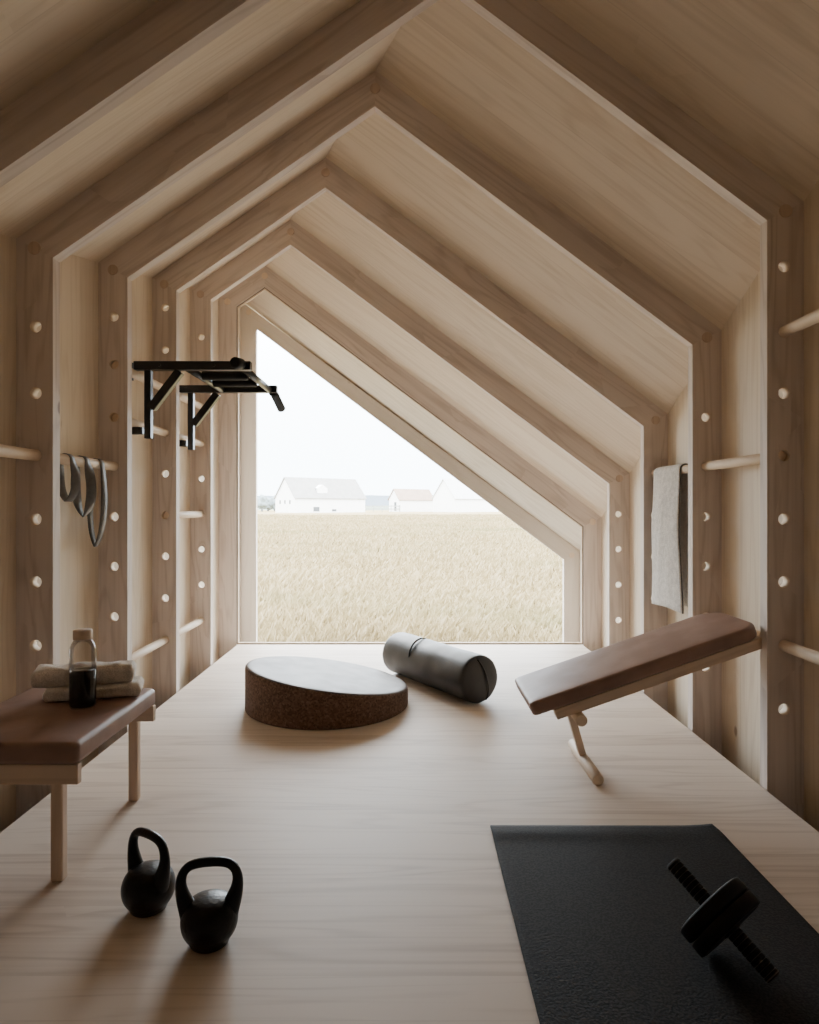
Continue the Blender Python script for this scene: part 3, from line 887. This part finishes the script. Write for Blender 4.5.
# barns
M_BWALL = simple('white_boards', (.80, .81, .82), .8, .8, 0, var=.03)
M_BROOF = simple('grey_roof', (.26, .26, .255), .9, .6, 0, var=.10)
M_BROOF2 = simple('tan_roof', (.30, .22, .175), .9, .6, 0, var=.12)
M_BROOF3 = simple('white_roof', (.50, .51, .52), .9, .6, 0, var=.06)
M_BWIN = simple('barn_window', (.08, .09, .10), .6, 2, 0)
BG = FG + .02
def barn(px, Y, phi, Wd, Ln, eave, ridge, roofm, label, wins=(), lwins=(), dormer=None, door=None):
    C = Vector(((px - 410) / FPX * Y, Y, BG))
    d = Vector((math.cos(phi), math.sin(phi), 0)); g = Vector((-math.sin(phi), math.cos(phi), 0)); up = Vector((0, 0, 1))
    root = empty('barn', C, 0, label, 'barn', 'white barns far across the field')
    def P(a, b, z): return C + d * a + g * b + up * z
    bm = prism(bmesh.new(), [P(0, 0, -.4), P(0, Wd, -.4), P(0, Wd, eave), P(0, Wd / 2, ridge - .15), P(0, 0, eave)], d * Ln)
    obj('wall', bm, M_BWALL, root)
    for s in (0, 1):
        o0 = -.4 if s == 0 else Wd + .4
        sl = (ridge - eave) / (Wd / 2); ze = eave - .4 * sl
        bm = prism(bmesh.new(), [P(-.4, o0, ze), P(-.4, Wd / 2, ridge), P(-.4, Wd / 2, ridge + .2), P(-.4, o0, ze + .2)], d * (Ln + .8))
        obj('roof', bm, roofm, root)
    for (b, z, w, h) in wins:      # gable windows
        bm = prism(bmesh.new(), [P(-.06, b - w / 2, z), P(-.06, b + w / 2, z), P(-.06, b + w / 2, z + h), P(-.06, b - w / 2, z + h)], d * .1); obj('window', bm, M_BWIN, root)
    for (a, z, w, h) in lwins:     # long side
        bm = prism(bmesh.new(), [P(a - w / 2, -.06, z), P(a + w / 2, -.06, z), P(a + w / 2, -.06, z + h), P(a - w / 2, -.06, z + h)], g * .1); obj('window', bm, M_BWIN, root)
    if dormer:
        a, w, z0, z1 = dormer
        bm = prism(bmesh.new(), [P(a - w / 2, 1.2, z0), P(a + w / 2, 1.2, z0), P(a + w / 2, 1.2, z1 - 1.1), P(a, 1.2, z1), P(a - w / 2, 1.2, z1 - 1.1)], g * 4.2)
        dm = obj('dormer', bm, M_BWALL, root)
        bm = prism(bmesh.new(), [P(a - w / 2 - .05, 1.9, z0 + 1.0), P(a - w / 2 - .05, 3.2, z0 + 1.6), P(a - w / 2 - .05, 3.2, z0 + 2.6), P(a - w / 2 - .05, 1.9, z0 + 2.6)], d * .1)
        obj('window', bm, M_BWIN, root)
    return root
f40 = math.radians(40)
barn(295, 200, f40, 12, 26, 4.6, 10.7, M_BROOF, 'large white barn with pale grey roof and dormer, leftmost across the field',
     [(3, 2.6, .8, 1.2), (6, 2.6, .8, 1.2), (9, 2.6, .8, 1.2)], [(7.5, .3, 2.2, 1.4), (14, .3, 1.6, .7)], (10.5, 3.6, 4.9, 8.6))
barn(399, 230, f40, 5.5, 16, 4.5, 7.9, M_BROOF2, 'smaller white barn with pale tan roof, middle of the three across the field', [(2, .4, 1.2, 3.0)], [])
barn(455, 210, f40, 10.4, 20, 4.6, 10.6, M_BROOF3, 'tall white barn with white gable cut off by the sloping window edge', [], [])

# fence between the barns
fe = empty('rail_fence', (-9, 226, BG), 0, 'thin grey rail fence in the gap between the left and middle barns', 'fence')
M_FENCE = simple('grey_fence', (.30, .32, .30), .9, 2, 0)
for z in (1.0, 2.0):
    obj('rail', bar(bmesh.new(), (-15.5, 226, BG + z), (-3.5, 230, BG + z), .12, .30, 0), M_FENCE, fe)
for k in range(5):
    x = -15.5 + 3 * k; y = 226 + k
    obj('post', bar(bmesh.new(), (x, y, BG - .3), (x, y, BG + 2.4), .25, .25, 0), M_FENCE, fe)
# far trees and hills (pale with distance)
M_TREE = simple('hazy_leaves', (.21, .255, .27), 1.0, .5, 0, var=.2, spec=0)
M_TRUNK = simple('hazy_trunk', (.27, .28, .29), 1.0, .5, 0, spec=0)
def tree(px, Y, h, w, label):
    x = (px - 410) / FPX * Y
    root = empty('distant_tree', (x, Y, BG), 0, label, 'tree', 'hazy trees left of the large barn')
    bm = bmesh.new(); bmesh.ops.create_icosphere(bm, subdivisions=4, radius=1)
    for v in bm.verts:
        n = v.co.copy(); k = 1 + .32 * fbm(n * 1.7 + Vector((px, 0, 0)), 4)
        v.co = Vector((x + n.x * w * k, Y + n.y * w * k, BG + h * .58 + n.z * h * .43 * k))
    obj('crown', smooth(bm), M_TREE, root)
    obj('trunk', tube(bmesh.new(), [(x, Y, BG - .3), (x, Y, BG + h * .4)], [.5, .35], 8), M_TRUNK, root)
tree(262, 270, 6.5, 2.4, 'hazy blue-green tree closest to the left window post')
tree(268, 285, 5.6, 2.8, 'small hazy tree in the middle of the three left of the large barn')
tree(275, 275, 6.2, 2.0, 'hazy tree touching the gable of the large barn')
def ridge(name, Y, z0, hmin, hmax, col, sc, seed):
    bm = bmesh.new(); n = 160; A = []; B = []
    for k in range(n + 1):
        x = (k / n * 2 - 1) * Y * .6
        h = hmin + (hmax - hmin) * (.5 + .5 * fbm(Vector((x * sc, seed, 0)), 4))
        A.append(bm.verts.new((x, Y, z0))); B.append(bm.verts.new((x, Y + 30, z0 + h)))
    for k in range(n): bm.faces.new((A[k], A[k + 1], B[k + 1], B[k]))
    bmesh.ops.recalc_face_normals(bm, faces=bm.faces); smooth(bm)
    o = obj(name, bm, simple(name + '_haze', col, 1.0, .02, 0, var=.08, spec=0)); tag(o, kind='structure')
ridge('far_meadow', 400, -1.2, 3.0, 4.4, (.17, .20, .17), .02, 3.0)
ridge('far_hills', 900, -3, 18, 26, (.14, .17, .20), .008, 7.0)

# ------------------------------------------------------------------ light
W = bpy.data.worlds.new('World'); S.world = W; W.use_nodes = True
t = W.node_tree; t.nodes.clear()
out = t.nodes.new('ShaderNodeOutputWorld'); bg = t.nodes.new('ShaderNodeBackground')
tc = t.nodes.new('ShaderNodeTexCoord'); sp_ = t.nodes.new('ShaderNodeSeparateXYZ'); t.links.new(tc.outputs['Generated'], sp_.inputs[0])
nz = t.nodes.new('ShaderNodeTexNoise'); nz.inputs['Scale'].default_value = 2.5; nz.inputs['Detail'].default_value = 4; t.links.new(tc.outputs['Generated'], nz.inputs['Vector'])
zv = mth(t, 'ADD', sp_.outputs[2], mth(t, 'MULTIPLY', mth(t, 'SUBTRACT', nz.outputs[0], .5), .12))
c = ramp(t, zv, [(0, (.345, .385, .415)), (.06, (.34, .39, .43)), (.2, (.40, .455, .50)), (.5, (.80, .83, .85)), (1, (1.0, 1.0, 1.0))])
t.links.new(c, bg.inputs[0]); bg.inputs[1].default_value = 8.3
t.links.new(bg.outputs[0], out.inputs[0])
# portal at the window opening to guide sky sampling
la = bpy.data.lights.new('sky_portal', 'AREA'); la.shape = 'RECTANGLE'; la.size = 2.6; la.size_y = 2.6
la.cycles.is_portal = True
lo = bpy.data.objects.new('sky_portal', la); COL.objects.link(lo); lo.location = (0, 5.36, 1.1); lo.rotation_euler = (-PI / 2, 0, 0)

# ------------------------------------------------------------------ camera and view
cam = bpy.data.cameras.new('camera'); co = bpy.data.objects.new('camera', cam); COL.objects.link(co)
co.location = (0, 0, H); co.rotation_euler = (PI / 2, 0, 0)
cam.sensor_fit = 'VERTICAL'; cam.sensor_height = 36; cam.lens = 36 * FPX / 1024
cam.shift_x = -.5 / 1024; cam.shift_y = -4 / 1024
cam.clip_start = .02; cam.clip_end = 3000
S.camera = co
S.view_settings.view_transform = 'AgX'
S.view_settings.look = 'None'
S.view_settings.exposure = 1.95
S.cycles.max_bounces = 14; S.cycles.diffuse_bounces = 9; S.cycles.glossy_bounces = 4; S.cycles.transparent_max_bounces = 12
S.cycles.caustics_reflective = False; S.cycles.caustics_refractive = False
S.cycles.sample_clamp_indirect = 6
S.cycles.use_denoising = True
